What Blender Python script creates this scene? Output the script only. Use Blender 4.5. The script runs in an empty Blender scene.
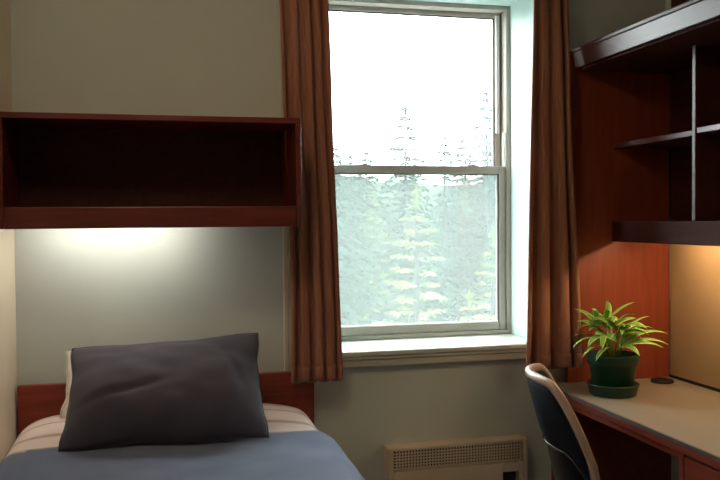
import bpy, bmesh, math, random
from mathutils import Vector, Matrix, Euler, noise

R = math.radians
S = bpy.context.scene
COL = S.collection

# ------------------------------------------------------------------ camera
CAM_Z = 1.39
cam_d = bpy.data.cameras.new('camera')
cam_d.sensor_width = 36.0
cam_d.lens = 41.0
cam_d.clip_start = 0.05
cam_d.clip_end = 500
cam = bpy.data.objects.new('camera', cam_d)
COL.objects.link(cam)
yaw, pitch, roll = R(13.7), R(-1.44), R(-0.45)
cam.matrix_world = (Matrix.Translation((0, 0, CAM_Z)) @ Matrix.Rotation(-yaw, 4, 'Z')
                    @ Matrix.Rotation(R(90) + pitch, 4, 'X') @ Matrix.Rotation(roll, 4, 'Z'))
S.camera = cam

# ------------------------------------------------------------------ sky, exposure
W = bpy.data.worlds.new('overcast_sky')
S.world = W
W.use_nodes = True
bg = W.node_tree.nodes['Background']
bg.inputs[0].default_value = (0.92, 0.97, 1.0, 1)
bg.inputs[1].default_value = 6.2
S.view_settings.view_transform = 'Standard'
S.view_settings.look = 'None'
S.view_settings.gamma = 1.0
S.view_settings.use_curve_mapping = False
S.view_settings.exposure = 1.28

BED_LAMP = 15.5        # emission of the under-shelf tube
DESK_LAMP = 31.0        # emission of the under-hutch tube
CEIL_FILL = 10.0        # emission of the added, unseen fill globe


# ------------------------------------------------------------------ materials
MATS = {}


def nodes_of(name):
    m = bpy.data.materials.new(name)
    m.use_nodes = True
    nt = m.node_tree
    b = nt.nodes['Principled BSDF']
    MATS[name] = m
    return m, nt, b


def lin(c):
    return tuple(((v / 255) / 12.92 if v <= 10 else ((v / 255 + 0.055) / 1.055) ** 2.4) for v in c) + (1,)


def tex(nt, scale=(1, 1, 1), coord='Object', rot=(0, 0, 0)):
    tc = nt.nodes.new('ShaderNodeTexCoord')
    mp = nt.nodes.new('ShaderNodeMapping')
    mp.inputs['Scale'].default_value = scale
    mp.inputs['Rotation'].default_value = rot
    nt.links.new(tc.outputs[coord], mp.inputs[0])
    return mp.outputs[0]


def noise_node(nt, vec, scale, detail=4, rough=0.55):
    n = nt.nodes.new('ShaderNodeTexNoise')
    n.inputs['Scale'].default_value = scale
    n.inputs['Detail'].default_value = detail
    n.inputs['Roughness'].default_value = rough
    nt.links.new(vec, n.inputs['Vector'])
    return n.outputs['Fac']


def ramp(nt, fac, stops):
    r = nt.nodes.new('ShaderNodeValToRGB')
    e = r.color_ramp.elements
    while len(e) < len(stops):
        e.new(0.5)
    for el, (p, c) in zip(e, stops):
        el.position = p
        el.color = c
    nt.links.new(fac, r.inputs[0])
    return r.outputs[0]


def bump(nt, b, fac, strength, dist=0.01):
    n = nt.nodes.new('ShaderNodeBump')
    n.inputs['Strength'].default_value = strength
    n.inputs['Distance'].default_value = dist
    nt.links.new(fac, n.inputs['Height'])
    nt.links.new(n.outputs[0], b.inputs['Normal'])


def paint(name, c, rough=0.6, var=0.06, bscale=180, bstr=0.08, spec=0.4):
    m, nt, b = nodes_of(name)
    v = tex(nt)
    f = noise_node(nt, v, 2.2, 3)
    c0 = lin(c)
    lo = tuple(x * (1 - var) for x in c0[:3]) + (1,)
    hi = tuple(min(1, x * (1 + var)) for x in c0[:3]) + (1,)
    nt.links.new(ramp(nt, f, [(0.3, lo), (0.7, hi)]), b.inputs['Base Color'])
    b.inputs['Roughness'].default_value = rough
    b.inputs['Specular IOR Level'].default_value = spec
    if bstr:
        bump(nt, b, noise_node(nt, v, bscale, 2), bstr, 0.002)
    return m


def wood(name, dark, light, grain=(1, 14, 14), rough=0.3, coat=0.0, spec=0.5):
    m, nt, b = nodes_of(name)
    v = tex(nt, grain)
    f = noise_node(nt, v, 4.0, 6, 0.6)
    nt.links.new(ramp(nt, f, [(0.3, lin(dark)), (0.7, lin(light))]), b.inputs['Base Color'])
    b.inputs['Roughness'].default_value = rough
    b.inputs['Coat Weight'].default_value = coat
    b.inputs['Coat Roughness'].default_value = 0.36
    b.inputs['Specular IOR Level'].default_value = spec
    bump(nt, b, noise_node(nt, tex(nt, tuple(g * 3 for g in grain)), 6, 3), 0.05, 0.001)
    return m


def fabric(name, c0, c1, weave=700, rough=0.9, sheen=0.2, bstr=0.25, big=6):
    m, nt, b = nodes_of(name)
    v = tex(nt)
    f = noise_node(nt, v, big, 4)
    nt.links.new(ramp(nt, f, [(0.3, lin(c0)), (0.7, lin(c1))]), b.inputs['Base Color'])
    b.inputs['Roughness'].default_value = rough
    b.inputs['Sheen Weight'].default_value = sheen
    b.inputs['Specular IOR Level'].default_value = 0.2
    bump(nt, b, noise_node(nt, v, weave, 2), bstr, 0.001)
    return m


def plain(name, c, rough=0.5, metal=0.0, spec=0.5):
    m, nt, b = nodes_of(name)
    v = tex(nt)
    f = noise_node(nt, v, 30, 3)
    c0 = lin(c)
    nt.links.new(ramp(nt, f, [(0.3, tuple(x * .93 for x in c0[:3]) + (1,)), (0.7, c0)]), b.inputs['Base Color'])
    b.inputs['Roughness'].default_value = rough
    b.inputs['Metallic'].default_value = metal
    b.inputs['Specular IOR Level'].default_value = spec
    return m


def emit(name, c, s):
    m, nt, b = nodes_of(name)
    b.inputs['Base Color'].default_value = (0.9, 0.9, 0.9, 1)
    b.inputs['Emission Color'].default_value = c
    b.inputs['Emission Strength'].default_value = s
    return m


def glass(name, tint, haze, gloss=0.05):
    m = bpy.data.materials.new(name)
    m.use_nodes = True
    nt = m.node_tree
    nt.nodes.clear()
    out = nt.nodes.new('ShaderNodeOutputMaterial')
    tr = nt.nodes.new('ShaderNodeBsdfTransparent')
    tr.inputs[0].default_value = tint
    tl = nt.nodes.new('ShaderNodeBsdfTranslucent')
    v = tex(nt)
    f = noise_node(nt, v, 5, 4)
    nt.links.new(ramp(nt, f, [(0.3, (.90, .95, .93, 1)), (0.7, (.96, 1, .97, 1))]), tl.inputs[0])
    gl = nt.nodes.new('ShaderNodeBsdfGlossy')
    gl.inputs['Roughness'].default_value = 0.02
    m1 = nt.nodes.new('ShaderNodeMixShader')
    m1.inputs[0].default_value = haze  # translucent share puts a bright veil of glare into the glass
    nt.links.new(tr.outputs[0], m1.inputs[1])
    nt.links.new(tl.outputs[0], m1.inputs[2])
    m2 = nt.nodes.new('ShaderNodeMixShader')
    m2.inputs[0].default_value = gloss
    nt.links.new(m1.outputs[0], m2.inputs[1])
    nt.links.new(gl.outputs[0], m2.inputs[2])
    nt.links.new(m2.outputs[0], out.inputs[0])
    MATS[name] = m
    return m


def stripes_material():
    m, nt, b = nodes_of('striped_sheet')
    tc = nt.nodes.new('ShaderNodeTexCoord')
    sp = nt.nodes.new('ShaderNodeSeparateXYZ')
    nt.links.new(tc.outputs['Object'], sp.inputs[0])
    ma = nt.nodes.new('ShaderNodeMath')
    ma.operation = 'MULTIPLY_ADD'
    ma.inputs[1].default_value = 3.6
    ma.inputs[2].default_value = 0.15
    nt.links.new(sp.outputs['Y'], ma.inputs[0])
    fr = nt.nodes.new('ShaderNodeMath')
    fr.operation = 'FRACT'
    nt.links.new(ma.outputs[0], fr.inputs[0])
    r = nt.nodes.new('ShaderNodeValToRGB')
    r.color_ramp.interpolation = 'CONSTANT'
    st = [(0.0, lin((234, 216, 210))), (0.28, lin((196, 174, 162))), (0.34, lin((234, 218, 212))),
          (0.56, lin((204, 182, 168))), (0.74, lin((236, 220, 214))), (0.94, lin((200, 178, 166)))]
    e = r.color_ramp.elements
    while len(e) < len(st):
        e.new(0.5)
    for el, (p, c) in zip(e, st):
        el.position = p
        el.color = c
    nt.links.new(fr.outputs[0], r.inputs[0])
    nt.links.new(r.outputs[0], b.inputs['Base Color'])
    b.inputs['Roughness'].default_value = 0.9
    b.inputs['Specular IOR Level'].default_value = 0.2
    bump(nt, b, noise_node(nt, tex(nt), 600, 2), 0.2, 0.001)
    return m


def leaf_material():
    m, nt, b = nodes_of('variegated_leaf')
    tc = nt.nodes.new('ShaderNodeTexCoord')
    sp = nt.nodes.new('ShaderNodeSeparateXYZ')
    nt.links.new(tc.outputs['UV'], sp.inputs[0])
    c = ramp(nt, sp.outputs['X'], [(0.0, lin((214, 222, 150))), (0.14, lin((170, 204, 96))), (0.30, lin((92, 164, 52))),
                                   (0.50, lin((140, 190, 84))), (0.70, lin((90, 160, 50))), (0.88, lin((172, 206, 98))), (1.0, lin((216, 224, 152)))])
    nt.links.new(c, b.inputs['Base Color'])
    b.inputs['Roughness'].default_value = 0.38
    b.inputs['Subsurface Weight'].default_value = 0.0
    return m


def wall_material(name, c, brown_patch=None):
    m = paint(name, c, 0.62, 0.04, 160, 0.10)
    if brown_patch:
        nt = m.node_tree
        b = nt.nodes['Principled BSDF']
        src = b.inputs['Base Color'].links[0].from_socket
        tc = nt.nodes.new('ShaderNodeTexCoord')
        mp = nt.nodes.new('ShaderNodeMapping')
        mp.inputs['Location'].default_value = (-brown_patch[0] / .07, 0, -brown_patch[1] / .09)
        mp.inputs['Scale'].default_value = (1 / .07, 0, 1 / .09)
        nt.links.new(tc.outputs['Object'], mp.inputs[0])
        g = nt.nodes.new('ShaderNodeTexGradient')
        g.gradient_type = 'SPHERICAL'
        nt.links.new(mp.outputs[0], g.inputs[0])
        f = nt.nodes.new('ShaderNodeMath')
        f.operation = 'MULTIPLY'
        f.inputs[1].default_value = 0.35
        nt.links.new(g.outputs['Fac'], f.inputs[0])
        mx = nt.nodes.new('ShaderNodeMixRGB')
        nt.links.new(f.outputs[0], mx.inputs[0])
        nt.links.new(src, mx.inputs[1])
        mx.inputs[2].default_value = lin((96, 62, 48))
        nt.links.new(mx.outputs[0], b.inputs['Base Color'])
    return m


wall_material('sage_wall', (193, 198, 190), brown_patch=(1.30, 0.78))  # soft round brown patch blended into the wall colour
paint('cream_wall', (236, 221, 196), 0.6)
paint('ceiling_white', (214, 208, 196), 0.8)
plain('floor_vinyl', (160, 156, 150), 0.45)  # kept pale to bounce daylight up onto the lower walls
paint('white_reveal', (206, 226, 224), 0.5, 0.02)
paint('sill_paint', (206, 206, 196), 0.42, 0.03, 90, 0.05)
paint('apron_paint', (188, 184, 168), 0.5, 0.03, 90, 0.05)
plain('taupe_vinyl', (174, 168, 157), 0.45)
plain('white_vinyl', (232, 228, 226), 0.4)
plain('gasket_dark', (84, 84, 84), 0.6)
glass('pane_glass', (0.97, 0.99, 0.985, 1), 0.042)
glass('pane_glass_glare', (0.97, 0.99, 0.985, 1), 0.058)  # upper pane, with a stronger glare veil put into the glass
glass('screen_mesh', (0.84, 0.88, 0.86, 1), 0.03, 0.0)
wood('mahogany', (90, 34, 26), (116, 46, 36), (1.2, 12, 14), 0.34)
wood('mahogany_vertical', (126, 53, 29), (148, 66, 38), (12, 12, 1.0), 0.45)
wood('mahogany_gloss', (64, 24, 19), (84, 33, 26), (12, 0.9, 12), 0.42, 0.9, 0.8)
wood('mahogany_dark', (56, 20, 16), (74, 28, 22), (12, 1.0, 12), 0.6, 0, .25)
wood('headboard_wood', (116, 40, 22), (146, 56, 32), (1.0, 14, 14), 0.36)
wood('desk_wood', (112, 48, 38), (136, 62, 48), (14, 0.8, 14), 0.3)
paint('desk_laminate', (146, 134, 118), 0.30, 0.05, 300, 0.03)
plain('desk_edge', (92, 86, 80), 0.3)
paint('hutch_backboard', (158, 130, 96), 0.55, 0.04, 160, 0.05)
fabric('curtain_cloth', (158, 106, 84), (176, 122, 98), 500, 0.85, 0.15, 0.2, 3)
fabric('pillow_cloth', (74, 70, 81), (90, 86, 97), 600, 0.85, 0.1, 0.2, 4)
fabric('white_cotton', (222, 210, 196), (232, 222, 210), 600, 0.9, 0.1, 0.2)
fabric('blanket_cloth', (92, 104, 132), (108, 120, 148), 420, 0.95, 0.25, 0.35, 5)
fabric('mattress_ticking', (200, 196, 188), (212, 208, 200), 300)
def add_translucency(name, c, f):
    nt = MATS[name].node_tree
    out = nt.nodes['Material Output']
    tl = nt.nodes.new('ShaderNodeBsdfTranslucent')
    tl.inputs[0].default_value = lin(c)
    mx = nt.nodes.new('ShaderNodeMixShader')
    mx.inputs[0].default_value = f
    nt.links.new(nt.nodes['Principled BSDF'].outputs[0], mx.inputs[1])
    nt.links.new(tl.outputs[0], mx.inputs[2])
    nt.links.new(mx.outputs[0], out.inputs[0])


add_translucency('curtain_cloth', (200, 140, 104), 0.12)
stripes_material()
fabric('chair_navy', (17, 19, 32), (22, 24, 40), 500, 0.8, 0.0, 0.25)
plain('chair_trim', (184, 160, 144), 0.30)
plain('shell_glint_grey', (60, 60, 72), 0.25)
plain('chair_shell', (14, 16, 28), 0.35)
plain('black_metal', (26, 26, 28), 0.4, 0.3)
plain('chrome', (190, 190, 190), 0.2, 1.0)
plain('heater_enamel', (216, 198, 176), 0.42)
plain('heater_dark', (66, 50, 40), 0.7)
plain('pot_plastic', (24, 62, 44), 0.36)
plain('soil', (44, 30, 22), 0.95)
leaf_material()
plain('leaf_stem', (150, 170, 90), 0.5)
plain('black_rubber_gap_shade', (22, 19, 18), 0.55)  # rubber parts, and the painted shadow gap behind the desktop
plain('white_plastic', (226, 224, 214), 0.4)
plain('screw_cap', (96, 60, 52), 0.4)
emit('bed_tube', (1.0, 0.98, 0.91, 1), BED_LAMP)
emit('desk_tube', (1.0, 0.71, 0.40, 1), DESK_LAMP)
emit('fill_globe', (1.0, 0.80, 0.57, 1), CEIL_FILL)
plain('bark', (26, 22, 24), 0.95, spec=.1)
plain('needles_blue', (22, 42, 38), 0.9, spec=.1)
plain('needles_green', (26, 48, 40), 0.9, spec=.1)
plain('needles_yellow', (104, 116, 66), 0.9, spec=.1)
plain('forest_floor', (40, 54, 40), 0.95, spec=.1)


# ------------------------------------------------------------------ helpers
def put(o, parent=None):
    COL.objects.link(o)
    if parent:
        o.parent = parent
    return o


def origin(parent):
    v = Vector((0, 0, 0))
    while parent:
        v += parent.location
        parent = parent.parent
    return v


def obj(name, bm, mat, parent=None, smooth=False, at=None):
    """bm in world coordinates -> one mesh object; its origin is at `at` (or the parent's)."""
    me = bpy.data.meshes.new(name)
    off = Vector(at) if at else Vector((0, 0, 0))
    base = origin(parent)
    bmesh.ops.translate(bm, verts=bm.verts, vec=-(base + off) if parent is None else -(base + off))
    bmesh.ops.recalc_face_normals(bm, faces=bm.faces)
    bm.to_mesh(me)
    bm.free()
    me.materials.append(MATS[mat])
    if smooth:
        for p in me.polygons:
            p.use_smooth = True
    o = bpy.data.objects.new(name, me)
    o.location = off
    return put(o, parent)


def tag(o, label=None, cat=None, group=None, kind=None):
    if label:
        o['label'] = label
    if cat:
        o['category'] = cat
    if group:
        o['group'] = group
    if kind:
        o['kind'] = kind
    return o


def thing(name, loc, label, cat, group=None, kind=None):
    o = bpy.data.objects.new(name, None)
    o.location = loc
    o.empty_display_size = 0.05
    put(o)
    return tag(o, label, cat, group, kind)


def bx(bm, x0, x1, y0, y1, z0, z1, bevel=0.0, seg=2):
    r = bmesh.ops.create_cube(bm, size=1.0)
    vs = r['verts']
    for v in vs:
        v.co = Vector(((x0 + x1) / 2 + v.co.x * (x1 - x0), (y0 + y1) / 2 + v.co.y * (y1 - y0), (z0 + z1) / 2 + v.co.z * (z1 - z0)))
    if bevel > 0:
        es = {e for v in vs for e in v.link_edges}
        bmesh.ops.bevel(bm, geom=list(es), offset=bevel, segments=seg, affect='EDGES', profile=0.5)
    return bm


def box(name, x0, x1, y0, y1, z0, z1, mat, parent=None, bevel=0.002, at=None):
    return obj(name, bx(bmesh.new(), x0, x1, y0, y1, z0, z1, bevel), mat, parent, at=at)


def tube(bm, pts, rads, n=8, caps=True):
    pts = [Vector(p) for p in pts]
    if not hasattr(rads, '__len__'):
        rads = [rads] * len(pts)
    rings = []
    up = Vector((0, 0, 1))
    for i, p in enumerate(pts):
        t = (pts[min(i + 1, len(pts) - 1)] - pts[max(i - 1, 0)]).normalized()
        a = t.cross(up)
        if a.length < 1e-3:
            a = t.cross(Vector((1, 0, 0)))
        a.normalize()
        b = a.cross(t).normalized()
        rings.append([bm.verts.new(p + (a * math.cos(k * 2 * math.pi / n) + b * math.sin(k * 2 * math.pi / n)) * rads[i]) for k in range(n)])
    for r0, r1 in zip(rings, rings[1:]):
        for k in range(n):
            bm.faces.new((r0[k], r0[(k + 1) % n], r1[(k + 1) % n], r1[k]))
    if caps:
        bm.faces.new(rings[0][::-1])
        bm.faces.new(rings[-1])
    return bm


def lathe(bm, prof, c, n=32):
    rings = []
    for r, z in prof:
        if r < 1e-5:
            rings.append([bm.verts.new((c[0], c[1], c[2] + z))])
        else:
            rings.append([bm.verts.new((c[0] + r * math.cos(k * 2 * math.pi / n), c[1] + r * math.sin(k * 2 * math.pi / n), c[2] + z)) for k in range(n)])
    for a, b in zip(rings, rings[1:]):
        for k in range(n):
            q = [a[k % len(a)], a[(k + 1) % len(a)], b[(k + 1) % len(b)], b[k % len(b)]]
            u = []
            for v in q:
                if v not in u:
                    u.append(v)
            if len(u) > 2:
                bm.faces.new(u)
    return bm


def grid(bm, fn, nu, nv, closed_u=False):
    vs = [[bm.verts.new(fn(i / (nu if closed_u else nu - 1), j / (nv - 1))) for i in range(nu)] for j in range(nv)]
    for j in range(nv - 1):
        for i in range(nu if closed_u else nu - 1):
            bm.faces.new((vs[j][i], vs[j][(i + 1) % nu], vs[j + 1][(i + 1) % nu], vs[j + 1][i]))
    return vs


def sheet_solid(bm, fn, nu, nv, off):
    """a surface fn(u,v) given thickness by off(u,v)->Vector and closed round the rim"""
    a = grid(bm, fn, nu, nv)
    b = grid(bm, lambda u, v: fn(u, v) + off(u, v), nu, nv)
    for i in range(nu - 1):
        bm.faces.new((a[0][i], a[0][i + 1], b[0][i + 1], b[0][i]))
        bm.faces.new((a[-1][i], a[-1][i + 1], b[-1][i + 1], b[-1][i]))
    for j in range(nv - 1):
        bm.faces.new((a[j][0], a[j + 1][0], b[j + 1][0], b[j][0]))
        bm.faces.new((a[j][-1], a[j + 1][-1], b[j + 1][-1], b[j][-1]))
    return bm


def fbm(x, y, z=0.0):
    return noise.noise(Vector((x, y, z)))


# ------------------------------------------------------------------ room shell
XL, XR, YW, YB, ZC = -0.472, 1.985, 2.93, -1.7, 2.62
T = 0.33
WX0, WX1, WZ0, WZ1 = 0.57, 1.428, 0.91, 2.276       # window opening
tag(box('floor', XL - .1, XR + .1, YB - .1, YW + T, -0.1, 0, 'floor_vinyl', bevel=0), 'pale vinyl floor under the bed and desk', 'floor', kind='structure')
tag(box('ceiling', XL - .1, XR + .1, YB - .1, YW + T, ZC, ZC + .1, 'ceiling_white', bevel=0), 'off-white ceiling above the room', 'ceiling', kind='structure')
tag(box('wall_left', XL - .1, XL, YB - .1, YW, 0, ZC, 'cream_wall', bevel=0), 'cream painted wall along the left side of the bed', 'wall', kind='structure')
tag(box('wall_right', XR, XR + .1, YB - .1, YW, 0, ZC, 'sage_wall', bevel=0), 'sage wall behind the desk and hutch', 'wall', kind='structure')
tag(box('wall_near', XL, XR, YB - .1, YB, 0, ZC, 'sage_wall', bevel=0), 'sage wall at the near end of the room', 'wall', kind='structure')
bm = bmesh.new()
bx(bm, XL - .1, WX0, YW, YW + T, 0, ZC)
bx(bm, WX1, XR + .1, YW, YW + T, 0, ZC)
bx(bm, WX0, WX1, YW, YW + T, 0, WZ0 - .03)
bx(bm, WX0, WX1, YW, YW + T, WZ1, ZC)
tag(obj('wall_far', bm, 'sage_wall'), 'pale sage painted wall around the window', 'wall', kind='structure')
tag(box('trim_1', 0.428, 0.446, YW - .012, YW - .0005, 0.0, ZC - .001, 'apron_paint', bevel=.003), 'thin pale vertical trim strip on the wall between the bed shelf and the curtain', 'trim', kind='structure')

# ------------------------------------------------------------------ window
YF = 3.16                                             # inner face of the frame
win = thing('window_1', (1.006, YF, WZ0), 'double-hung window with taupe frame and a deep white reveal between two brown curtains', 'window', kind='structure')
# painted reveal boards
t = .012
box('reveal_board', WX1 - t, WX1, YW + .001, YF, WZ0, WZ1 - t, 'white_reveal', win, 0.001)
box('reveal_board', WX0, WX0 + t, YW + .001, YF, WZ0, WZ1 - t, 'white_reveal', win, 0.001)
box('reveal_board', WX0, WX1, YW + .001, YF, WZ1 - t, WZ1, 'white_reveal', win, 0.001)
# sill and apron
box('window_sill', WX0 - .06, WX1 + .06, 2.893, YW + .0, WZ0 - .020, WZ0 - .002, 'sill_paint', win, 0.005)
box('window_sill', WX0 + .001, WX1 - .001, YW, YF + .03, WZ0 - .030, WZ0 - .002, 'sill_paint', win, 0.0)
bm = bmesh.new()
bx(bm, WX0 - .045, WX1 + .045, 2.900, YW - .0005, WZ0 - .034, WZ0 - .0205, .003)
bx(bm, WX0 - .045, WX1 + .045, 2.905, YW - .0005, WZ0 - .062, WZ0 - .035, .004)
obj('sill_apron', bm, 'apron_paint', win)
# outer frame
fx0, fx1, fz0, fz1 = WX0 + t, WX1 - .001, WZ0, WZ1 - t
fw = .030
bm = bmesh.new()
bx(bm, fx0, fx0 + fw, YF, YF + .10, fz0, fz1, .002)
bx(bm, fx1 - fw, fx1, YF, YF + .10, fz0, fz1, .002)
bx(bm, fx0 + fw, fx1 - fw, YF, YF + .10, fz1 - .018, fz1, .002)
bx(bm, fx0 + fw, fx1 - fw, YF, YF + .10, fz0, fz0 + .016, .002)
obj('outer_frame', bm, 'taupe_vinyl', win)
sx0, sx1 = fx0 + fw + .001, fx1 - fw - .001
zmid = 1.590


def sash(name, y0, y1, z0, z1, rail_b, rail_t, stile, gmat):
    bm = bmesh.new()
    bx(bm, sx0, sx0 + stile, y0, y1, z0, z1, .003)
    bx(bm, sx1 - stile, sx1, y0, y1, z0, z1, .003)
    bx(bm, sx0 + stile, sx1 - stile, y0, y1, z0, z0 + rail_b, .003)
    bx(bm, sx0 + stile, sx1 - stile, y0, y1, z1 - rail_t, z1, .003)
    s = obj(name, bm, 'taupe_vinyl', win)
    ym = (y0 + y1) / 2
    box('pane', sx0 + stile - .004, sx1 - stile + .004, ym - .003, ym + .003, z0 + rail_b - .004, z1 - rail_t + .004, gmat, s, 0)
    g = bmesh.new()
    q = .005
    bx(g, sx0 + stile, sx0 + stile + q, y0 + .004, ym - .0035, z0 + rail_b, z1 - rail_t)
    bx(g, sx1 - stile - q, sx1 - stile, y0 + .004, ym - .0035, z0 + rail_b, z1 - rail_t)
    bx(g, sx0 + stile + q, sx1 - stile - q, y0 + .004, ym - .0035, z1 - rail_t - q, z1 - rail_t)
    obj('gasket', g, 'gasket_dark', s)
    g = bmesh.new()
    bx(g, sx0 + stile + q, sx1 - stile - q, y0 + .004, ym - .0035, z0 + rail_b, z0 + rail_b + q)
    obj('glazing_bead', g, 'white_vinyl', s)
    return s


upper = sash('upper_sash', YF + .055, YF + .090, zmid - .018, fz1 - .019, .030, .019, .026, 'pane_glass_glare')
lower = sash('lower_sash', YF + .010, YF + .050, fz0 + .017, zmid + .016, .032, .032, .028, 'pane_glass')
for dx in (.16, .62):
    bm = bmesh.new()
    bx(bm, sx0 + dx, sx0 + dx + .05, YF + .014, YF + .046, zmid + .0162, zmid + .021, .002)
    bx(bm, sx0 + dx + .018, sx0 + dx + .032, YF + .006, YF + .03, zmid + .0212, zmid + .0245, .0015)
    obj('sash_lock', bm, 'taupe_vinyl', lower)
# vinyl track covers in the side jambs
box('track_cover', sx1 - .024, sx1 - .010, YF + .044, YF + .0545, zmid + .155, fz1 - .030, 'white_vinyl', win, .001)
box('track_cover', sx1 - .012, sx1 - .002, YF + .004, YF + .0095, zmid + .018, zmid + .155, 'white_vinyl', win, .001)
box('track_cover', sx0 + .010, sx0 + .024, YF + .044, YF + .0545, zmid + .155, fz1 - .030, 'white_vinyl', win, .001)
box('track_cover', sx0 + .002, sx0 + .012, YF + .004, YF + .0095, zmid + .018, zmid + .155, 'white_vinyl', win, .001)
box('insect_screen', sx0 + .002, sx1 - .002, YF + .093, YF + .094, fz0 + .018, zmid + .01, 'screen_mesh', win, 0)


# ------------------------------------------------------------------ outside
tag(box('ground', -40, 60, YW + T + 1.5, 90, -3.2, -3.0, 'forest_floor', bevel=0), 'forest floor below the window outside', 'ground', kind='structure')


def hill_fn(u, v):
    x = lerp(-60, 110, u)
    h = 8.6 + 2.2 * fbm(x * .05, 3.0, 1.0) + .9 * fbm(x * .35, 7.0, 2.0) + .5 * fbm(x * 1.1, 5.0, 4.0)
    return Vector((x, lerp(46, 86, v), -3.0 + h * math.sin(v * math.pi * .5) ** .9 if v < .999 else -3.0))


def lerp(a, b, f):
    return a + (b - a) * f


bm = bmesh.new()
grid(bm, hill_fn, 220, 14)
tag(obj('hillside', bm, 'forest_floor', None, True), 'low forested hillside far behind the conifers', 'hill', kind='structure')


def crown_mesh(name, h, rmax, seed, tiers, per, sparse=1.0, start=0.12, droop=0.25, mat='needles_blue', fat=1.0):
    rnd = random.Random(seed)
    bm = bmesh.new()

    def quad(p, d, w, l):
        q = [p - w, p + d * l * .45 - w * 1.25, p + d * l, p + d * l * .45 + w * 1.25, p + w]
        f = [bm.verts.new(x) for x in q]
        bm.faces.new(f)
    for k in range(tiers):
        f = k / (tiers - 1)
        z = h * (start + (1 - start) * f ** 0.92)
        L = rmax * (1 - f) ** 0.7 * rnd.uniform(.75, 1.1) + .04
        n = max(3, int(per * (1 - .5 * f)))
        a0 = rnd.random() * 6.28
        for b in range(n):
            if rnd.random() > sparse:
                continue
            a = a0 + b * 2 * math.pi / n + rnd.uniform(-.3, .3)
            l = L * rnd.uniform(.7, 1.12)
            base = Vector((0, 0, z + rnd.uniform(-.05, .05) * h / tiers * 4))
            d = Vector((math.cos(a), math.sin(a), 0))
            side = Vector((-d.y, d.x, 0))
            m = max(4, int(l / .11))
            for s in range(m):
                u = (s + .6) / m
                p = base + d * l * u + Vector((0, 0, l * (.18 * u - droop * u * u * 2)))
                tl = (.10 + .24 * l * (1 - .6 * u)) * rnd.uniform(.7, 1.2) * (.5 + .5 * min(1, u * 3))
                for sg in (-1, 1):
                    dd = (side * sg + d * .65 + Vector((0, 0, rnd.uniform(-.5, .05)))).normalized()
                    ww = (d * .5 + Vector((0, 0, rnd.uniform(-.7, .7)))).normalized() * tl * .16
                    quad(p, dd, ww * fat, tl)
                dd = (d + Vector((0, 0, rnd.uniform(-.6, .2)))).normalized()
                quad(p, dd, Vector((0, 0, 1)) * tl * .13, tl * .8)
    quad(Vector((0, 0, h * .96)), Vector((0, 0, 1)), Vector((.03, 0, 0)), h * .07)
    quad(Vector((0, 0, h * .96)), Vector((0, 0, 1)), Vector((0, .03, 0)), h * .07)
    me = bpy.data.meshes.new(name)
    bm.to_mesh(me)
    bm.free()
    me.materials.append(MATS[mat])
    return me


def trunk_mesh(name, h):
    bm = bmesh.new()
    tube(bm, [(0, 0, 0), (.01, 0, h * .4), (-.01, .01, h * .75), (0, 0, h * 1.0)], [h * .018, h * .013, h * .008, h * .003], 7)
    me = bpy.data.meshes.new(name)
    bm.to_mesh(me)
    bm.free()
    me.materials.append(MATS['bark'])
    return me


CROWNS = {
    'spruce': (crown_mesh('crown', 7, 1.25, 3, 30, 8, .85, .10, .20, 'needles_blue', 1.4), trunk_mesh('trunk', 7)),
    'dense': (crown_mesh('crown', 7, 1.9, 5, 30, 13, 1.0, .05, .22, 'needles_green', 1.8), trunk_mesh('trunk', 7)),
    'young': (crown_mesh('crown', 7, 1.55, 7, 26, 7, .9, .05, .06, 'needles_yellow', 1.1), trunk_mesh('trunk', 7)),
}


def tree(kind, x, y, top, rz, label, group=None):
    """conifer whose base stands on the ground at z=-3 and whose tip is at height top"""
    h = top + 3.0
    t = thing('conifer_tree', (x, y, -3.0), label, 'tree', group)
    s = h / 7.0
    for nm, me in zip(('crown', 'trunk'), CROWNS[kind]):
        o = bpy.data.objects.new(nm, me)
        o.scale = (s, s, s)
        o.rotation_euler = (0, 0, rz)
        put(o, t)
    return t


tree('spruce', 4.72, 15.5, 3.55, .3, 'tall dark-trunked spruce rising above the middle rail of the window')
tree('young', 3.15, 9.9, 1.72, 1.0, 'young yellow-green conifer in the middle of the lower window pane')
tree('spruce', 8.3, 20.0, 4.65, .9, 'tall thin conifer near the right edge of the upper window pane')
tree('spruce', 9.9, 22.0, 5.3, 2.2, 'tallest thin conifer against the right frame of the upper window pane')
tree('spruce', 6.6, 18.5, 3.3, 2.0, 'slim conifer just showing above the middle rail right of centre')
tree('young', 4.65, 11.0, 1.15, .2, 'small light green conifer low in the right of the lower window pane')
tree('young', 3.35, 8.6, .52, 2.6, 'smallest bright yellow-green conifer top at the bottom of the lower window pane')
tree('dense', 2.75, 13.0, 2.2, .7, 'broad green conifer at the left of the lower window pane')
rnd = random.Random(12)
for row, (y, top, n, kinds) in enumerate(((16.5, 1.6, 9, ('dense', 'spruce', 'young')), (21.0, 2.5, 11, ('dense', 'dense', 'spruce')), (26.0, 3.9, 12, ('dense',)))):
    for k in range(n):
        x = y * (-.04 + .66 * (k + rnd.uniform(.25, .75)) / n)
        tree(rnd.choice(kinds), x, y + rnd.uniform(-1.2, 1.2), top + rnd.uniform(-.6, .7), rnd.uniform(0, 6.28),
             'hazy blue-green conifer in the forest behind the nearer trees', 'hazy conifers in the forest outside')


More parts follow.
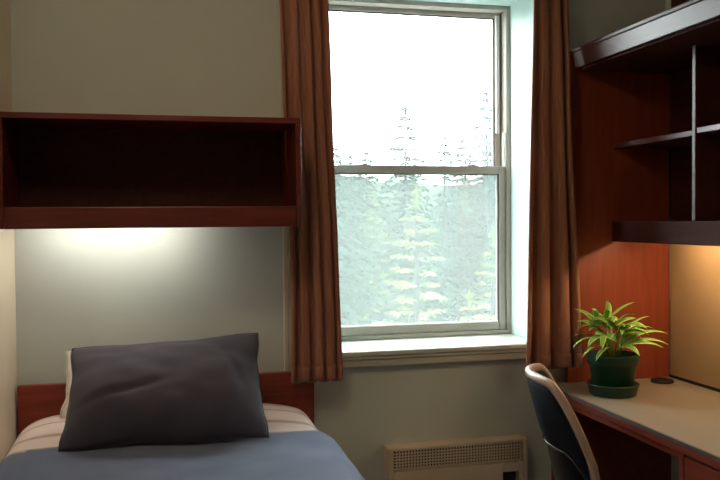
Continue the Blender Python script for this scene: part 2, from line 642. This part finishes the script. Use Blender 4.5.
# ------------------------------------------------------------------ curtains
def curtain(name, label, rng, n_folds, seed, edges):
    """rng(z) -> (x0,x1) of the hanging cloth; folds run in Y"""
    z0, z1 = 0.82, 2.46
    rnd = random.Random(seed)
    amp = [rnd.uniform(.012, .024) for _ in range(n_folds * 2 + 2)]
    wid = [rnd.uniform(.75, 1.3) for _ in range(n_folds)]
    tot = sum(wid)
    cum = [0]
    for w in wid:
        cum.append(cum[-1] + w / tot)

    def fn(u, v):
        z = z0 + (z1 - z0) * v
        a, b = rng(v)
        k = 0
        while k < n_folds - 1 and u > cum[k + 1]:
            k += 1
        f = (u - cum[k]) / (cum[k + 1] - cum[k])
        ph = 2 * math.pi * f
        deep = .55 + .45 * (1 - v) + .12 * fbm(u * 5, v * 2.5, seed)
        y = 2.835 - amp[k] * deep * 1.25 * math.cos(ph) + .006 * fbm(u * 8, v * 4, seed + 3)
        x = a + (b - a) * u + .010 * deep * math.sin(2 * ph) + .006 * fbm(u * 3, v * 3, seed + 7)
        zz = z + (.006 * math.cos(ph) if v < .02 else 0)
        return Vector((x, y, zz))
    bm = bmesh.new()
    sheet_solid(bm, fn, n_folds * 16 + 1, 36, lambda u, v: Vector((0, .0045, 0)))
    t = thing(name, ((rng(0)[0] + rng(0)[1]) / 2, 2.835, z0), label, 'curtain', 'curtains at the window')
    obj('cloth', bm, 'curtain_cloth', t, True)
    # hem: a doubled strip along the bottom edge
    bm = bmesh.new()
    sheet_solid(bm, lambda u, v: fn(u, v * .035) + Vector((0, -.0035, -.001)), n_folds * 16 + 1, 4, lambda u, v: Vector((0, .0030, 0)))
    obj('hem', bm, 'curtain_cloth', t, True)
    return t


def lerp(a, b, f):
    return a + (b - a) * f


curtain('window_curtain', 'reddish-brown pleated curtain hanging between the bed shelf and the window',
        lambda v: (lerp(.436, .395, max(0, (v - .35) / .65)), lerp(.622, .572, v)), 4, 4, 0)
curtain('window_curtain', 'reddish-brown pleated curtain hanging between the window and the desk hutch',
        lambda v: (lerp(1.320, 1.360, min(1, v * 1.2)), lerp(1.548, 1.482, v)), 3, 11, 0)
rod = thing('curtain_rod', (1.0, 2.845, 2.475), 'dark metal curtain rod above the window', 'curtain rod')
obj('pole', tube(bmesh.new(), [(.33, 2.845, 2.475), (1.63, 2.845, 2.475)], .011, 12), 'black_metal', rod, True)
for x in (.345, 1.615):
    box('bracket', x - .01, x + .01, 2.836, 2.9295, 2.466, 2.4838, 'black_metal', rod)

# ------------------------------------------------------------------ wall shelf over the bed
SX0, SX1, SY0, SY1, SZ0, SZ1 = XL + .003, .446, 2.62, YW - .001, 1.369, 1.718
sh = thing('wall_shelf', ((SX0 + SX1) / 2, 2.78, SZ0), 'long open mahogany wall shelf box mounted above the head of the bed', 'shelf')
w = .018
box('top_board', SX0, SX1, SY0, SY1, SZ1 - w, SZ1, 'mahogany', sh)
box('bottom_board', SX0 + w, SX1 - w, SY0 + w, SY1 - .012, 1.416, 1.434, 'mahogany', sh)
box('side_panel', SX0, SX0 + w, SY0, SY1, SZ0, SZ1 - w - .0005, 'mahogany', sh)
box('side_panel', SX1 - w, SX1, SY0, SY1, SZ0, SZ1 - w - .0005, 'mahogany', sh)
box('front_lip', SX0 + w + .0005, SX1 - w - .0005, SY0, SY0 + w - .0005, SZ0, 1.434, 'mahogany', sh)
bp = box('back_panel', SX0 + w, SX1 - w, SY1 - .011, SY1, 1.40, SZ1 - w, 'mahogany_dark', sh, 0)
for x in (-.395, .385):
    obj('screw_cap', lathe(bmesh.new(), [(0, .004), (.005, .004), (.008, 0)], (0, 0, 0), 12), 'screw_cap', bp)
    c = bp.children[-1]
    c.rotation_euler = (R(90), 0, 0)
    c.location = Vector((x, SY1 - .011, 1.645)) - sh.location
    c.location = (x - sh.location.x, SY1 - .0112 - sh.location.y, 1.66 - sh.location.z)
# undershelf lamp
lp = thing('under_shelf_lamp', (-.16, 2.78, 1.384), 'slim fluorescent strip lamp fixed under the bed shelf', 'lamp')
box('housing', -.40, .10, 2.735, 2.825, 1.399, 1.4155, 'white_plastic', lp, .003)
obj('tube', tube(bmesh.new(), [(-.385, 2.78, 1.390), (.085, 2.78, 1.390)], .0075, 12), 'bed_tube', lp, True)
for x in (-.392, .092):
    box('end_cap', x - .006, x + .006, 2.768, 2.792, 1.380, 1.3988, 'white_plastic', lp, .002)

# ------------------------------------------------------------------ bed
bed = thing('bed', (.035, 1.9, 0), 'single bed with low mahogany headboard under the wall shelf', 'bed')
BX0, BX1 = XL + .006, .530
box('headboard', BX0, BX1, 2.885, 2.912, .22, .848, 'headboard_wood', bed, .004)
box('side_rail', BX0 + .01, BX0 + .035, .90, 2.884, .30, .44, 'headboard_wood', bed, .003)
box('side_rail', BX1 - .045, BX1 - .02, .90, 2.884, .30, .44, 'headboard_wood', bed, .003)
box('footboard', BX0, BX1 - .01, .865, .899, .22, .50, 'headboard_wood', bed, .004)
box('slat_base', BX0 + .036, BX1 - .046, .90, 2.884, .40, .44, 'headboard_wood', bed, .002)
for x in (BX0 + .03, BX1 - .05):
    for y in (.882, 2.89):
        box('leg', x - .025, x + .025, y - .016, y + .02, 0, .2195, 'headboard_wood', bed, .003)
mt = thing('mattress', (.03, 1.9, .4405), 'pale mattress on the bed under the striped sheet', 'mattress')
box('mattress_body', -.459, .502, .905, 2.86, .4405, .700, 'mattress_ticking', mt, .05)


def bed_profile(s, x0, x1, zt, drop, r):
    """cross-section of a cover over the mattress: s 0..1 from the wall side to the hanging right side"""
    segs = [('l', .06), ('a', r * 1.571), ('l', x1 - x0 - 2 * r), ('a', r * 1.571), ('l', drop)]
    tot = sum(q for _, q in segs)
    d = s * tot
    if d < .06:
        return x0, zt - r - (.06 - d)
    d -= .06
    if d < r * 1.571:
        a = d / r
        return x0 + r - r * math.cos(a), zt - r + r * math.sin(a)
    d -= r * 1.571
    if d < x1 - x0 - 2 * r:
        return x0 + r + d, zt
    d -= x1 - x0 - 2 * r
    if d < r * 1.571:
        a = d / r
        return x1 - r + r * math.sin(a), zt - r + r * math.cos(a)
    d -= r * 1.571
    return x1, zt - r - d


def sheet_fn(u, v):
    y = lerp(2.40, 2.868, v)
    e = max(0, (y - 2.80) / .068)
    x0, x1 = -.464, .508
    x, z = bed_profile(u, x0, x1, .708, .20, .055)
    ins = .05 * e ** 2.2
    x = lerp(x, .03, ins / .5)
    hump = min(1, max(0, (y - 2.50) / .22))
    hump = hump * hump * (3 - 2 * hump)
    lat = max(0, min(1, (x - x0) / .16)) * max(0, min(1, (x1 - x) / .20))
    lat = lat * (2 - lat)
    z += .046 * hump * lat
    z -= .020 * e ** 2.5
    z += .005 * fbm(x * 7, y * 9, 2.0) * (1 if z > .68 else 0) + .003
    if x > .5:
        x += .004 * fbm(y * 14, z * 10, 1.0) + .003
    return Vector((x, y, z))


bm = bmesh.new()
sheet_solid(bm, sheet_fn, 90, 40, lambda u, v: Vector((0, 0, .003)) if .12 < u < .82 else Vector((.002 if u > .5 else -.0015, 0, .001)))
tag(obj('bed_sheet', bm, 'striped_sheet', None, True, at=(0, 2.4, .70)), 'pinkish-white sheet with beige stripes folded out at the head of the bed', 'sheet')


def blanket_fn(u, v):
    y = lerp(.895, 2.512, v)
    x0, x1 = -.4655, .520
    x, z = bed_profile(u, x0, x1, .722, .30, .060)
    z += .007 * fbm(x * 4, y * 5, 5.0) * (1 if z > .69 else .2) + .003 * fbm(x * 13, y * 9, 8.0)
    if u > .6 and z < .70:
        x += .012 * fbm(y * 6, z * 4, 3.0) * min(1, (.70 - z) / .1) + .004
    y += .012 * fbm(x * 3.5, 1.0, 4.0) * v
    return Vector((max(x, -.468), y, z))


bm = bmesh.new()
sheet_solid(bm, blanket_fn, 110, 90, lambda u, v: Vector((0, 0, .010)) if .12 < u < .74 else Vector((.008 if u > .5 else .003, 0, .004)))
tag(obj('blanket', bm, 'blanket_cloth', None, True, at=(0, 1.7, .70)), 'slate-blue blanket covering the bed below the striped sheet', 'blanket')


def pillow(name, label, corners, thick, mat, seed, wr):
    """corners: bottom-left, bottom-right, top-right, top-left of the seam rectangle"""
    bl, br, tr, tl = [Vector(c) for c in corners]
    nrm = (br - bl).cross(tl - bl).normalized()       # towards the room

    def surf(side):
        def fn(u, v):
            # seam outline: edges pulled in between the ears
            pu = u + .020 * math.sin(math.pi * v) * (1 - 2 * u) * abs(1 - 2 * u) ** 2
            pv = v + .012 * math.sin(math.pi * u) * (1 - 2 * v) * abs(1 - 2 * v) ** 2
            p = (bl * (1 - pu) + br * pu) * (1 - pv) + (tl * (1 - pu) + tr * pu) * pv
            p = p + (tl - bl).normalized() * .010 * fbm(u * 4, v * 4, seed + 5) + (br - bl).normalized() * .008 * fbm(u * 3, v * 5, seed + 6)
            k = max(0, (1 - abs(2 * u - 1) ** 2.6)) ** .7 * max(0, (1 - abs(2 * v - 1) ** 2.2)) ** .7
            k *= (1.3 - .75 * v)
            w = wr * (fbm(u * 3.2, v * 2.4, seed) + .55 * fbm(u * 7 + v * 3, v * 6 - u * 2, seed + 1))
            w -= wr * .9 * max(0, 1 - abs(v - .42 - .25 * (u - .5)) / .06) * max(0, 1 - abs(u - .30) / .32)
            w -= wr * .8 * max(0, 1 - abs(u - .86 + .25 * (v - .5)) / .05) * max(0, 1 - abs(v - .55) / .4)
            edge = min(1, 6 * min(u, 1 - u, v, 1 - v))
            return p + nrm * side * (thick * (.5 if side > 0 else .3) * k + (w * edge if side > 0 else w * edge * .4) + .002 * edge)
        return fn
    bm = bmesh.new()
    a = grid(bm, surf(1), 56, 40)
    b = grid(bm, surf(-1), 56, 40)
    bmesh.ops.remove_doubles(bm, verts=bm.verts, dist=.0006)
    c = (bl + br) / 2
    t = thing(name, c, label, 'pillow')
    obj('cover', bm, mat, t, True)
    # seam piping
    bm = bmesh.new()
    pts = []
    n = 24
    for i in range(n + 1):
        pts.append(surf(1)(i / n, 0.0))
    for i in range(1, n + 1):
        pts.append(surf(1)(1.0, i / n))
    for i in range(1, n + 1):
        pts.append(surf(1)(1 - i / n, 1.0))
    for i in range(1, n + 1):
        pts.append(surf(1)(0.0, 1 - i / n))
    tube(bm, pts, .0012, 6)
    obj('seam', bm, mat, t, True)
    return t


pillow('pillow', 'dark charcoal pillow leaning against the white pillow on the bed',
       [(-.289, 2.455, .736), (.309, 2.436, .740), (.3094, 2.70, 1.018), (-.273, 2.70, .992)], .23, 'pillow_cloth', 4.0, .015)
pillow('pillow', 'white pillow mostly hidden behind the dark charcoal pillow',
       [(-.318, 2.755, .765), (.285, 2.755, .765), (.282, 2.862, .975), (-.310, 2.862, .960)], .07, 'white_cotton', 9.0, .006)

# ------------------------------------------------------------------ wall heater
hx0, hx1, hz0, hz1, hy0, hy1 = .797, 1.350, .14, .552, 2.862, YW - .001
ht = thing('wall_heater', ((hx0 + hx1) / 2, 2.89, hz0), 'cream enamel wall convector heater with square mesh grille below the window', 'heater')
gx0, gx1, gz0, gz1 = hx0 + .022, hx1 - .020, .464, .540
bm = bmesh.new()
e = .014
bx(bm, hx0, gx0, hy0, hy1, hz0, hz1, .004)
bx(bm, gx1, hx1, hy0, hy1, hz0, hz1, .004)
bx(bm, gx0, gx1, hy0, hy1, gz1, hz1, .003)
cx0, cx1, cz0, cz1 = 1.248, 1.312, .345, .430
bx(bm, gx0, cx0, hy0, hy1, hz0, gz0, .002)
bx(bm, cx1, gx1, hy0, hy1, hz0, gz0, .002)
bx(bm, cx0, cx1, hy0, hy1, hz0, cz0, .002)
bx(bm, cx0, cx1, hy0, hy1, cz1, gz0, .002)
obj('casing', bm, 'heater_enamel', ht)
box('grille_back', gx0, gx1, hy0 + .035, hy0 + .040, gz0, gz1, 'heater_dark', ht, 0)
bm = bmesh.new()
nc, nr = 44, 7
for k in range(1, nc):
    x = lerp(gx0, gx1, k / nc)
    bx(bm, x - .0022, x + .0022, hy0 + .002, hy0 + .007, gz0, gz1)
for k in range(1, nr):
    z = lerp(gz0, gz1, k / nr)
    bx(bm, gx0, gx1, hy0 + .0025, hy0 + .0065, z - .0020, z + .0020)
tag(obj('grille', bm, 'heater_enamel', ht), kind='stuff')
box('control_recess', cx0, cx1, hy0 + .03, hy0 + .034, cz0, cz1, 'heater_dark', ht, 0)
k = obj('control_knob', lathe(bmesh.new(), [(0, .018), (.014, .018), (.016, 0), (0, 0)], (0, 0, 0), 20), 'heater_dark', ht)
k.rotation_euler = (R(90), 0, 0)
k.location = Vector((1.28, hy0 + .0298, .39)) - ht.location

# ------------------------------------------------------------------ desk
DX, DZ, DY0, DY1 = 1.437, .750, .95, 2.905
dk = thing('desk', (1.70, 2.0, 0), 'built-in desk with grey-beige laminate top and red wood edge along the right wall', 'desk')
box('desktop', DX + .004, XR - .012, DY0, DY1, DZ - .010, DZ, 'desk_laminate', dk, .002)
box('edge_strip', DX - .002, DX + .0035, DY0, DY1, DZ - .013, DZ - .0005, 'desk_edge', dk, .001)
box('front_edge', DX, DX + .028, DY0, DY1, DZ - .036, DZ - .0135, 'desk_wood', dk, .003)
box('top_core', DX + .0285, XR - .003, DY0, DY1, DZ - .036, DZ - .0105, 'desk_wood', dk, .001)
box('apron', DX + .006, DX + .026, 2.062, 2.882, DZ - .056, DZ - .0365, 'desk_wood', dk, .002)
box('gap_shade_strip', XR - .0115, XR - .001, DY0, DY1, DZ - .010, DZ + .010, 'black_rubber_gap_shade', dk, .002)  # black strip in place of the shadow gap along the wall
box('end_support', DX + .03, XR - .003, 2.883, DY1, 0, DZ - .0365, 'desk_wood', dk, .002)
py0, py1 = 1.40, 2.060
box('pedestal_side', DX + .004, XR - .003, py1 - .020, py1, 0, DZ - .0365, 'desk_wood', dk, .002)
box('pedestal_side', DX + .004, XR - .003, py0, py0 + .020, 0, DZ - .0365, 'desk_wood', dk, .002)
box('pedestal_back', XR - .02, XR - .004, py0 + .021, py1 - .021, .02, DZ - .037, 'desk_wood', dk, .001)
box('pedestal_base', DX + .03, XR - .021, py0 + .021, py1 - .021, 0, .06, 'desk_wood', dk, .001)
for z0, z1 in ((.525, .706), (.325, .519), (.068, .319)):
    d = box('drawer', DX + .006, XR - .06, py0 + .023, py1 - .023, z0, z1, 'desk_wood', dk, .003)
    zc = z0 + (z1 - z0) * .62
    bm = bmesh.new()
    yk = (py0 + py1) / 2
    tube(bm, [(DX + .006, yk + .21, zc), (DX - .016, yk + .205, zc), (DX - .018, yk + .17, zc), (DX - .018, yk + .13, zc), (DX - .016, yk + .095, zc), (DX + .006, yk + .09, zc)], .0045, 8)
    obj('handle', bm, 'chrome', d, True)

# ------------------------------------------------------------------ hutch
hu = thing('desk_hutch', (1.75, 2.0, DZ), 'dark mahogany shelf hutch with glossy cornice mounted above the desk', 'shelf unit')
HX, CX = 1.715, 1.545
HY0, HY1 = .95, 2.880
box('end_panel', 1.525, XR - .013, HY1, HY1 + .022, DZ + .0005, 2.030, 'mahogany_vertical', hu, .002)
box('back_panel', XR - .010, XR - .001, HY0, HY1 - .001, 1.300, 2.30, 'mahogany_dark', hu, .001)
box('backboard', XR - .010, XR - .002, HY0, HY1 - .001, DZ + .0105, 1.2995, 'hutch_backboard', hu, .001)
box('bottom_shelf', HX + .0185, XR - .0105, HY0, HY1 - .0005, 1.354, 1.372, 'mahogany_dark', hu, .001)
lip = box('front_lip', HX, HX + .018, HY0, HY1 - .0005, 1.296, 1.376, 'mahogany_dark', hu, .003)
yd = [2.378, 1.80, 1.25]
prev = HY1 - .0005
for i, y in enumerate(yd):
    box('divider', HX + .002, XR - .0105, y - .009, y + .009, 1.3765, 1.955, 'mahogany_gloss', hu, .002)
    z = 1.668 + (.006 if i else 0)
    box('middle_shelf', HX + .006, XR - .0105, y + .0095, prev, z - .010, z + .010, 'mahogany_gloss', hu, .002)
    prev = y - .0095
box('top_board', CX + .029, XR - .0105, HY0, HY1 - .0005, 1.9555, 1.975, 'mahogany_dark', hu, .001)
bm = bx(bmesh.new(), CX, CX + .018, HY0, HY1 - .0005, 1.962, 2.020, .002)
for v in bm.verts:
    v.co.x += .009 * (2.020 - v.co.z) / .058          # the fascia leans in towards its lower edge
obj('cornice', bm, 'mahogany_gloss', hu)
box('cornice_moulding', CX - .004, CX + .035, HY0, HY1 - .0005, 2.0205, 2.036, 'mahogany_gloss', hu, .004)
# under-hutch lamp
ul = thing('under_hutch_lamp', (1.80, 2.45, 1.330), 'slim warm strip lamp fixed under the desk hutch', 'lamp')
box('housing', 1.762, 1.842, 2.16, 2.74, 1.338, 1.3535, 'white_plastic', ul, .003)
obj('tube', tube(bmesh.new(), [(1.80, 2.18, 1.329), (1.80, 2.72, 1.329)], .008, 12), 'desk_tube', ul, True)
for y in (2.173, 2.727):
    box('end_cap', 1.788, 1.812, y - .006, y + .006, 1.319, 1.3378, 'white_plastic', ul, .002)

# little black cap near the corner of the desk
bm = lathe(bmesh.new(), [(0, 0), (.042, 0), (.044, .004), (.040, .010), (.026, .012), (.024, .008), (0, .008)], (1.885, 2.80, DZ + .0002), 28)
tag(obj('cable_grommet', bm, 'black_rubber_gap_shade', None, True, at=(1.885, 2.80, DZ)), 'small flat round black cap in the far corner of the desktop', 'cable cap')

# ------------------------------------------------------------------ plant
PX, PY = 1.585, 2.655
pl = thing('potted_plant', (PX, PY, DZ), 'leafy green plant in a dark green plastic pot and saucer on the desk', 'plant')
z = DZ + .0005
obj('saucer', lathe(bmesh.new(), [(0, 0), (.078, 0), (.082, .004), (.090, .036), (.093, .038), (.093, .042), (.088, .042), (.078, .008), (0, .007)], (PX, PY, z), 40), 'pot_plastic', pl, True)
pot = obj('pot', lathe(bmesh.new(), [(0, .008), (.066, .008), (.069, .011), (.083, .112), (.089, .113), (.092, .146), (.090, .149), (.086, .147), (.080, .110), (.074, .10), (0, .10)], (PX, PY, z), 40), 'pot_plastic', pl, True)
obj('soil', lathe(bmesh.new(), [(.0815, .125), (.06, .131), (.03, .128), (0, .133)], (PX, PY, z), 24), 'soil', pl, True)
rnd = random.Random(21)


def leaf_obj(p0, d, length, width, arch, twist):
    d = Vector(d).normalized()
    hor = Vector((d.x, d.y, 0))
    hor = hor.normalized() if hor.length > 1e-3 else Vector((1, 0, 0))
    side = Vector((-hor.y, hor.x, 0))
    side = (side * math.cos(twist) + Vector((0, 0, 1)) * math.sin(twist)).normalized()
    bm = bmesh.new()
    uv = bm.loops.layers.uv.new('UVMap')
    n = 7
    el = math.asin(max(-1, min(1, d.z)))
    p = Vector(p0)
    rows = []
    for i in range(n + 1):
        f = i / n
        wv = width * (math.sin(math.pi * min(1, f * .92 + .08)) ** .8) * (1 - .25 * f) + .0012
        a = el - arch * f ** 1.15
        t = hor * math.cos(a) + Vector((0, 0, math.sin(a)))
        nrm = side.cross(t).normalized()
        if i == n:
            wv = .0008
        rows.append([bm.verts.new(p + side * wv * k - nrm * abs(k) * wv * .28 * -1) for k in (-1, 0, 1)])
        p = p + t * length / n
    for j in range(n):
        for k in range(2):
            f = bm.faces.new((rows[j][k], rows[j][k + 1], rows[j + 1][k + 1], rows[j + 1][k]))
            us = (k * .5, k * .5 + .5, k * .5 + .5, k * .5)
            vs = (j / n, j / n, (j + 1) / n, (j + 1) / n)
            for lo, uu, vv in zip(f.loops, us, vs):
                lo[uv].uv = (uu, vv)
    ob = obj('leaf', bm, 'variegated_leaf', pl, True)
    return ob


top0 = Vector((PX, PY, z + .128))
stems = [(-.036, -.02, .13), (-.026, .03, .17), (-.004, -.03, .13), (.0, .015, .18), (.028, -.015, .14), (.042, .02, .12), (.02, .04, .15), (-.018, .0, .165)]
for sx, sy, sz in stems:
    b0 = top0 + Vector((sx * .55, sy * .55, 0))
    b1 = top0 + Vector((sx * 1.1, sy * 1.1, sz * .5))
    b2 = top0 + Vector((sx * 1.5, sy * 1.5, sz * .85))
    obj('stem', tube(bmesh.new(), [b0, b1, b2], [.0042, .0035, .0028], 6), 'leaf_stem', pl, True)
    for k in range(6):
        a = math.atan2(sy, sx) + rnd.uniform(-1.9, 1.9)
        e = rnd.uniform(.15, 1.15)
        f = rnd.uniform(.45, 1)
        leaf_obj(b1.lerp(b2, f), (math.cos(a) * math.cos(e), math.sin(a) * math.cos(e), math.sin(e)), rnd.uniform(.075, .125), rnd.uniform(.011, .0165), rnd.uniform(.9, 1.7), rnd.uniform(-.5, .5))
# long arching leaves that reach past the rim
for a, e, L, ar in ((-.35, .55, .18, 1.3), (-.10, .75, .20, 1.35), (-.6, .5, .15, 1.2), (3.5, .45, .15, 1.6), (3.3, .8, .17, 1.9), (3.75, .2, .12, 1.3), (3.1, .9, .15, 1.5), (.4, .8, .15, 1.3), (-1.4, .5, .12, 1.6)):
    leaf_obj(top0 + Vector((math.cos(a) * .03, math.sin(a) * .03, .045)), (math.cos(a) * math.cos(e), math.sin(a) * math.cos(e), math.sin(e)), L, .0135, ar, .25)

# ------------------------------------------------------------------ desk chair
ch = thing('desk_chair', (1.425, 2.31, 0), 'dark navy upholstered desk chair with a tan rim drawn up to the desk', 'chair')
CH = Vector((1.425, 2.31, 0))
CROT = Matrix.Rotation(R(-20), 4, 'Z')
UM = R(50)


def cw(x, y, z):
    return CROT @ Vector((x, y, 0)) + Vector((CH.x, CH.y, z))


def back_pt(u, v, off):
    """u -1..1 round the sitter, v 0 bottom..1 top; faces +x; off = outwards"""
    a = u * UM
    rad = .25 + off
    zt = .896 - .02 * u * u - .22 * max(0, (abs(u) - .58) / .42) ** 2.2
    zb = .46
    zz = lerp(zb, zt, v)
    lean = -.10 * max(0, (zz - .47) / .42) ** 1.2
    return cw(-math.cos(a) * rad * 1.0 + .06 + lean * math.cos(a * .7), math.sin(a) * rad * 1.03, zz)


bm = bmesh.new()
sheet_solid(bm, lambda u, v: back_pt(2 * u - 1, v, .0), 41, 18, lambda u, v: (back_pt(2 * u - 1, v, .016) - back_pt(2 * u - 1, v, 0)))
obj('back_shell', bm, 'chair_shell', ch, True)
bm = bmesh.new()
sheet_solid(bm, lambda u, v: back_pt((2 * u - 1) * .96, .02 + .96 * v, -.001 - .022 * (1 - abs(2 * u - 1) ** 4) * (1 - abs(2 * v - 1) ** 4)), 33, 14,
            lambda u, v: back_pt((2 * u - 1) * .96, .02 + .96 * v, -.0005) - back_pt((2 * u - 1) * .96, .02 + .96 * v, -.001))
obj('inner_cushion', bm, 'chair_navy', ch, True)
bm = bmesh.new()
sheet_solid(bm, lambda u, v: back_pt((2 * u - 1) * .97, .52 + .46 * v, .0165), 33, 10,
            lambda u, v: back_pt((2 * u - 1) * .97, .52 + .46 * v, .0165 + .008 * (1 - abs(2 * v - 1) ** 6)) - back_pt((2 * u - 1) * .97, .52 + .46 * v, .0163))
obj('outer_back_cover', bm, 'chair_navy', ch, True)
bm = bmesh.new()
tube(bm, [back_pt(-.97 + 1.94 * i / 30, .517, .021) for i in range(31)], .003, 8)  # tube added as the highlight on the lower shell's top edge
obj('shell_edge_glint', bm, 'shell_glint_grey', ch, True)
bm = bmesh.new()
pts = [back_pt(-1, v / 10, .008) for v in range(0, 11)]
pts += [back_pt(-1 + 2 * i / 30, 1, .008) for i in range(1, 30)]
pts += [back_pt(1, 1 - v / 10, .008) for v in range(0, 11)]
tube(bm, pts, .0145, 10)
obj('rim', bm, 'chair_trim', ch, True)
bm = bmesh.new()
prof = [(0, .43), (.17, .43), (.215, .44), (.232, .455), (.228, .475), (.19, .488), (0, .492)]
lathe(bm, prof, (0, 0, 0), 36)
for v in bm.verts:
    v.co = cw(v.co.x * 1.02 + .03, v.co.y, v.co.z)
obj('seat', bm, 'chair_navy', ch, True)
bm = bmesh.new()
bx(bm, CH.x - .10, CH.x + .14, CH.y - .10, CH.y + .10, .410, .4295, .006)
obj('seat_plate', bm, 'black_metal', ch)
obj('column', tube(bmesh.new(), [(CH.x + .02, CH.y, .075), (CH.x + .02, CH.y, .25), (CH.x + .02, CH.y, .251), (CH.x + .02, CH.y, .4098)], [.03, .03, .018, .018], 16), 'black_metal', ch, True)
for k in range(5):
    a = k * 2 * math.pi / 5 + .3
    c, s = math.cos(a), math.sin(a)
    lg = obj('leg', tube(bmesh.new(), [(CH.x + .02 + c * .02, CH.y + s * .02, .09), (CH.x + .02 + c * .14, CH.y + s * .14, .085), (CH.x + .02 + c * .26, CH.y + s * .26, .065)], [.02, .017, .013], 8), 'black_metal', ch, True)
    obj('caster', tube(bmesh.new(), [(CH.x + .02 + c * .255 - s * .014, CH.y + s * .255 + c * .014, .0265), (CH.x + .02 + c * .255 + s * .014, CH.y + s * .255 - c * .014, .0265)], .026, 14), 'black_rubber_gap_shade', lg, True)

# ------------------------------------------------------------------ fill lamp added on the ceiling, out of view, to warm the walls
cl = thing('ceiling_fill_lamp', (-.05, 1.40, ZC), 'round frosted fill lamp added on the ceiling, out of view', 'lamp')
obj('base', lathe(bmesh.new(), [(0, -.002), (.10, -.002), (.10, -.025), (0, -.025)], (-.05, 1.40, ZC), 28), 'white_plastic', cl)
obj('globe', lathe(bmesh.new(), [(.13, -.026), (.15, -.05), (.13, -.085), (.08, -.105), (0, -.112)], (-.05, 1.40, ZC), 28), 'fill_globe', cl, True)
